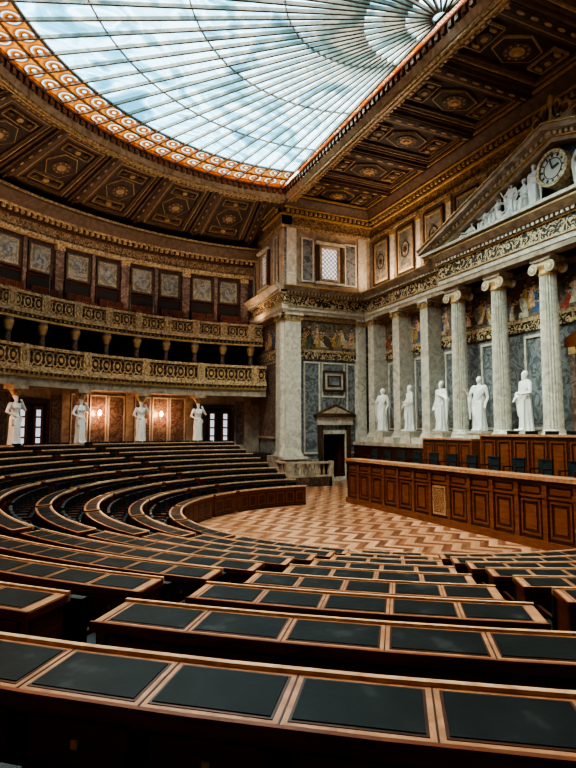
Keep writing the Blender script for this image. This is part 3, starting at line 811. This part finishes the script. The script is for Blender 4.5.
def hand(c,p,d):
    p=Vector(p);d=Vector(d).normalized(); side=d.cross(Vector((0,1,0)))
    if side.length<.1: side=Vector((1,0,0))
    side.normalize()
    c(p,p+d*.07,.032,.034)
    for k in range(4): 
        o=side*(-.033+.022*k); c(p+d*.07+o,p+d*(.13+.01*(k in(1,2)))+o+Vector((0,.015,0)),.013,.010,8)
    c(p+d*.02+side*.03,p+d*.07+side*.065,.014,.011,8)
def toga(v):
    def f(c,e,l):
        k=9
        l([(0,0,.0,.24,.19,.10,k,0),(0,0,.12,.235,.185,.10,k,.2),(.01,0,.5,.215,.17,.08,k,.8),(.02,0,.9,.21,.165,.05,7,1.6),(.01,0,1.12,.185,.14,.04,6,2.2),(0,0,1.32,.215,.135,.02,6,2.5),(0,0,1.44,.19,.11,.01,5,0),(0,0,1.50,.08,.07,0,5,0)])
        for q in range(5):
            z=.0+q*.075
            c((-.20,.06,1.42-z*.5),(.02,.17,1.18-z),.03,.028); c((.02,.17,1.18-z),(.22,.10,.98-z*1.1),.028,.03)
        e((.10,.12,.62),.09,.10,.24)
        for q in range(4): c((-.18+q*.05,.16,.95),(-.18+q*.075,.20,.06),.02,.026)
        e((-.09,.22,.03),.05,.11,.04); e((.10,.24,.03),.05,.11,.04)
        head(c,e,None,beard=(v%2==0),turn=.2*(v-1))
        for sg in (-1,1): e((sg*.19,0,1.42),.085,.085,.09)
        if v==0:
            c((-.24,0,1.40),(-.30,.02,1.12),.062,.05); c((-.30,.02,1.12),(-.16,.24,1.08),.048,.035); hand(c,(-.16,.24,1.08),(.7,.5,.2))
            c((.24,0,1.40),(.29,.0,1.12),.065,.055); c((.29,0,1.12),(.24,.2,.98),.05,.036); hand(c,(.24,.2,.98),(.1,.4,-.9))
            c((.29,.1,1.1),(.30,.06,.45),.07,.03)
        elif v==1:
            c((-.24,0,1.40),(-.30,-.02,1.1),.062,.05); c((-.30,-.02,1.1),(-.28,.1,.84),.048,.034); hand(c,(-.28,.1,.84),(0,.2,-1))
            c((.24,0,1.40),(.33,.08,1.15),.065,.05); c((.33,.08,1.15),(.30,.3,1.28),.048,.034); hand(c,(.30,.3,1.28),(0,.5,.8))
            c((.33,.06,1.12),(.34,.04,.4),.08,.03)
        else:
            c((-.24,0,1.40),(-.33,.06,1.15),.065,.05); c((-.33,.06,1.15),(-.08,.2,1.28),.048,.034); hand(c,(-.08,.2,1.28),(1,.1,.3))
            c((.24,0,1.40),(.30,-.02,1.1),.062,.05); c((.30,-.02,1.1),(.29,.12,.86),.048,.034); hand(c,(.29,.12,.86),(0,.2,-1))
            c((-.34,.04,1.12),(-.30,.04,.3),.09,.03)
    return f
st=[make_figure('marble_statue',toga(v)) for v in range(3)]
def cary(c,e,l):
    l([(0,0,.0,.22,.19,.10,9,0),(0,0,.3,.20,.17,.09,9,.4),(0,0,.7,.20,.165,.07,8,1.2),(0,0,.95,.195,.15,.04,7,2),(0,0,1.02,.17,.13,.0,7,2)])
    for q in range(4): c((-.2,.08,.98-q*.04),(.19,.13,.90-q*.06),.03,.035)
    for q in range(4): c((-.06+q*.05,.15,.9),(-.06+q*.075,.18,.08),.02,.026)
    l([(0,0,.95,.155,.115,0,5,0),(0,0,1.1,.14,.10,0,5,0),(0,0,1.3,.185,.125,0,5,0),(0,0,1.43,.18,.10,0,5,0),(0,0,1.5,.08,.07,0,5,0)])
    e((-.08,.09,1.30),.085,.05,.07); e((.08,.09,1.30),.085,.05,.07)
    e((-.1,.2,.03),.05,.1,.04); e((.1,.22,.03),.05,.1,.04)
    head(c,e,None,beard=True)
    for sg in (-1,1): e((sg*.19,0,1.42),.08,.08,.08)
    c((-.22,0,1.42),(-.36,.04,1.24),.062,.052); c((-.36,.04,1.24),(-.20,.08,1.52),.05,.036); hand(c,(-.20,.08,1.52),(.6,0,.6))
    c((.23,0,1.40),(.34,.02,1.16),.062,.05); c((.34,.02,1.16),(.18,.14,1.04),.048,.035); hand(c,(.18,.14,1.04),(-.8,.2,-.2))
car=make_figure('caryatid_statue',cary)
def seated(c,e,l):
    l([(0,0,.0,.26,.2,.06,8,0),(0,.05,.35,.24,.24,.05,8,1),(0,0,.5,.24,.22,.03,7,1),(0,-.05,.6,.19,.15,.03,7,2),(0,-.05,.8,.15,.12,.0,7,2),(0,-.05,1.05,.19,.12,0,5,0),(0,-.05,1.13,.08,.07,0,5,0)])
    for sg in (-1,1): c((sg*.1,.0,.52),(sg*.12,.3,.5),.1,.08); c((sg*.12,.3,.5),(sg*.12,.3,.08),.08,.05); e((sg*.12,.36,.04),.05,.1,.04)
    head(c,e,None,z=1.28,y=-.05)
    c((-.22,-.05,1.03),(-.42,0,.92),.06,.05); c((-.42,0,.92),(-.55,.1,1.12),.046,.034); hand(c,(-.55,.1,1.12),(-.3,.1,1))
    c((.22,-.05,1.03),(.34,.05,.8),.06,.05); c((.34,.05,.8),(.2,.25,.66),.046,.034); hand(c,(.2,.25,.66),(-.3,.8,0))
sea=make_figure('seated_relief_figure',seated)
def recl(c,e,l):
    c((0,0,.16),(.0,0,.2),.17,.16); c((0,0,.2),(-.18,0,.5),.15,.17); c((-.18,-.02,.5),(-.22,0,.58),.18,.1)
    c((.02,.05,.15),(.5,.1,.35),.13,.09); c((.5,.1,.35),(.85,.1,.08),.085,.05); c((.02,0,.13),(.55,.02,.14),.13,.09); c((.55,.02,.14),(1.0,.02,.07),.08,.05)
    e((1.08,.04,.09),.05,.05,.09); e((.92,.1,.06),.08,.05,.05)
    for q in range(5): c((.0+q*.1,.12,.28),(.1+q*.12,.16,.03),.035,.03)
    head(c,e,None,z=.82,x=-.24)
    c((-.36,0,.55),(-.5,.02,.3),.06,.05); c((-.5,.02,.3),(-.36,.12,.06),.046,.034); hand(c,(-.36,.12,.06),(.6,.3,0))
    c((-.05,.05,.55),(.15,.12,.42),.06,.05); c((.15,.12,.42),(.36,.14,.48),.046,.034); hand(c,(.36,.14,.48),(1,0,.1))
rec=make_figure('reclining_relief_figure',recl)

ped=MB(); ped.box(-.38,.38,-.38,.38,0,.12,'marble_cream'); ped.box(-.32,.32,-.32,.32,.12,.62,'marble_red'); ped.box(-.38,.38,-.38,.38,.62,.72,'marble_cream')
ped_ob=ped.obj('caryatid_pedestal')
cap=MB(); cap.lathe([(.16,0),(.20,.08),(.30,.24),(.32,.28)],Matrix(),20,'gold_pale'); cap.box(-.36,.36,-.36,.36,.28,.45,'marble_cream')
cap_ob=cap.obj('caryatid_capital')
f0=True
for a in bays[1:]:
    if a>120: break
    r=17.35; ar=D2R(a); x,y=CX+r*math.cos(ar),CY+r*math.sin(ar)
    Ms=[T(x,y,FZ)@RZ(ar+pi/2), T(x,y,FZ+.72)@RZ(ar+pi/2)@Matrix.Scale(1.27,4), T(x,y,4.55)@RZ(ar+pi/2)]
    for ob,M in zip((ped_ob,car,cap_ob),Ms):
        if f0: ob.matrix_world=M
        else: inst(ob,M)
    f0=False
mids=[(a+b_)/2-.2 for a,b_ in zip(allx[:-1],allx[1:])]
pd=MB(); pd.box(-.48,.48,-.40,.40,0,.1,'marble_white'); pd.box(-.42,.42,-.34,.34,.1,.55,'marble_white'); pd.box(-.47,.47,-.39,.39,.55,.65,'marble_white')
pd_ob=pd.obj('statue_pedestal'); used=[False]*3; f0=True
for i,x in enumerate(mids):
    if abs(x+.2-CX)<.3: continue
    M=T(x,-17.45,2.3)
    if f0: pd_ob.matrix_world=M; f0=False
    else: inst(pd_ob,M)
    v=i%3; M=T(x,-17.45,2.95)@RZ((-.3,.2,0)[v])@Matrix.Scale(1.36,4)
    if not used[v]: st[v].matrix_world=M; used[v]=True; st[v].name='marble_statue'
    else: inst(st[v],M,'marble_statue')
grp=bpy.data.objects.new('pediment_relief',None); scene.collection.objects.link(grp)
PU=1.5
def put(ob,x,sc,flip=1,u=PU):
    inst(ob,T(x,WALLY+u,PB+.08)@Matrix.Diagonal((flip*sc,sc,sc,1)),'relief_figure',grp)
for s in (-1,1):
    put(rec,PX+s*5.9,.5,s); put(rec,PX+s*4.7,.85,s); put(sea,PX+s*3.75,.8,-s); put(sea,PX+s*3.0,.95,s)
    put(st[1],PX+s*2.2,.90,s); put(sea,PX+s*1.6,1.1,-s); put(st[2],PX+s*1.05,1.05,s)
    put(rec,PX+s*2.6,.9,-s,1.65)
sea.parent=grp; sea.matrix_world=T(PX+3.4,WALLY+1.35,PB+.08)@Matrix.Scale(.95,4)
rec.parent=grp; rec.matrix_world=T(PX+5.3,WALLY+1.4,PB+.08)@Matrix.Scale(.6,4)
mb=MB(); rn=front(mb)
cz=PB+1.25
rn.disc(PX,cz,.58,.58,1.2,1.75,'clock_face',32); rn.ring(PX,cz,.62,.62,.14,1.2,1.85,'gold_pale',32); rn.ring(PX,cz,.38,.38,.03,1.7,1.77,'bronze',32)
for q in range(12):
    a=q*pi/6; rn.bar(PX+.43*math.cos(a),cz+.43*math.sin(a),PX+.54*math.cos(a),cz+.54*math.sin(a),.06,1.74,1.78,'dark_iron')
rn.bar(PX,cz,PX+.1,cz+.40,.05,1.78,1.81,'dark_iron'); rn.bar(PX,cz,PX-.28,cz+.08,.06,1.78,1.81,'dark_iron')
mb.obj('pediment_clock')
mb=MB(); rn=front(mb)
zt=PB+PH+.36
for s in (-1,1):
    rn.ring(PX+s*.62,zt+.42,.22,.22,.12,1.5,1.75,'gold',16); rn.ring(PX+s*.28,zt+.62,.16,.30,.11,1.5,1.75,'gold',16); rn.ring(PX+s*1.0,zt+.1,.16,.16,.09,1.5,1.75,'gold',14)
rn.poly([(PX-.28,zt),(PX+.28,zt),(PX+.12,zt+1.1),(PX,zt+1.3),(PX-.12,zt+1.1)],1.5,1.75,'gold')
rn.rb(PX-1.0,PX+1.0,1.4,1.9,zt-.3,zt+.1,'marble_cream')
mb.obj('acroterion_ornament')

mb=MB()
def stonebal(x0,y0,x1,y1,z0,z1):
    L=math.hypot(x1-x0,y1-y0); an=math.atan2(y1-y0,x1-x0); M=T(x0,y0,0)@RZ(an)
    mb.box(0,L,-.14,.14,0,z0,'marble_brown',M)
    mb.box(0,L,-.12,.12,z0,z0+.10,'marble_cream',M); mb.box(-.05,L+.05,-.15,.15,z1-.10,z1,'marble_cream',M)
    k=int(L/.27)
    for j in range(k):
        mb.lathe([(.05,z0+.10),(.07,z0+.18),(.075,z0+.26),(.04,z0+.5),(.035,z0+.58),(.06,z1-.10)],M@T((j+.5)*L/k,0,0),10,'marble_cream')
    for e in (0,L): mb.box(e-.12,e+.12,-.14,.14,0,z1+.04,'marble_cream',M)
stonebal(26.2,-14.1,26.2,-11.6,.5,1.3)
stonebal(26.2,-11.6,27.7,-11.6,.5,1.3)
mb.obj('stone_balustrade')

gl=MB(); gl.lathe([(.12,0),(.03,.05),(.02,1.3),(.05,1.35),(.05,1.4)],Matrix(),10,'dark_iron'); gl.lathe([(.07,1.4),(.11,1.5),(.03,1.62)],Matrix(),10,'bronze')
glo=gl.obj('gallery_lamp'); f0=True
for aa in (14,18.5,33,50,70):
    M=T(CX+18*math.cos(D2R(aa)),CY+18*math.sin(D2R(aa)),9.55)
    if f0: glo.matrix_world=M; f0=False
    else: inst(glo,M)

# ------------------------------------------------------------------ lights
def area(name,loc,rot,sx,sy,en,col):
    l=bpy.data.lights.new(name,'AREA'); l.shape='RECTANGLE'; l.size=sx; l.size_y=sy; l.energy=en; l.color=col
    o=bpy.data.objects.new(name,l); scene.collection.objects.link(o); o.location=loc; o.rotation_euler=rot; return o
area('cornice_fill_light',(CX,-17.3,AZ+.1),(pi,0,0),28,.3,560,(1,.76,.54))  # added fill light, unseen from below, brightens the ceiling over the colonnade
for aa in range(0,181,20):
    a=D2R(aa)
    area('gallery_fill_light',(CX+17.75*math.cos(a),CY+17.75*math.sin(a),9.7),(pi,0,a),.25,4.0,65,(1,.75,.52))  # added upward fill along the upper gallery, stands for no fixture

w=bpy.data.worlds.new('World'); scene.world=w; w.use_nodes=True; nt=w.node_tree; nt.nodes.clear()
out=nt.nodes.new('ShaderNodeOutputWorld'); bg=nt.nodes.new('ShaderNodeBackground'); nt.links.new(bg.outputs[0],out.inputs[0])
tc=nt.nodes.new('ShaderNodeTexCoord'); n=nt.nodes.new('ShaderNodeTexNoise'); n.inputs['Scale'].default_value=3; n.inputs['Detail'].default_value=5
nt.links.new(tc.outputs['Generated'],n.inputs['Vector'])
nt.links.new(ramp(nt,n.outputs[0],[(.4,(.60,.82,.92)),(.6,(.93,.98,1))]),bg.inputs[0]); bg.inputs[1].default_value=2.1
sun=bpy.data.lights.new('sun','SUN'); sun.energy=23; sun.angle=D2R(95); sun.color=(1,.79,.60)
so=bpy.data.objects.new('sun',sun); scene.collection.objects.link(so); so.rotation_euler=(D2R(-18),D2R(8),0)
scene.view_settings.view_transform='AgX'
scene.view_settings.look='AgX - High Contrast'
scene.view_settings.exposure=.95

cam=bpy.data.cameras.new('camera'); co=bpy.data.objects.new('camera',cam); scene.collection.objects.link(co)
cam.sensor_fit='VERTICAL'; cam.sensor_height=36; cam.lens=540/768*36; cam.clip_start=.05; cam.clip_end=200
co.location=(0,0,3.0)
yaw=-23.8; pitch=4.87
d=Vector((math.cos(D2R(pitch))*math.cos(D2R(yaw)),math.cos(D2R(pitch))*math.sin(D2R(yaw)),math.sin(D2R(pitch))))
co.rotation_euler=d.to_track_quat('-Z','Y').to_euler()
scene.camera=co
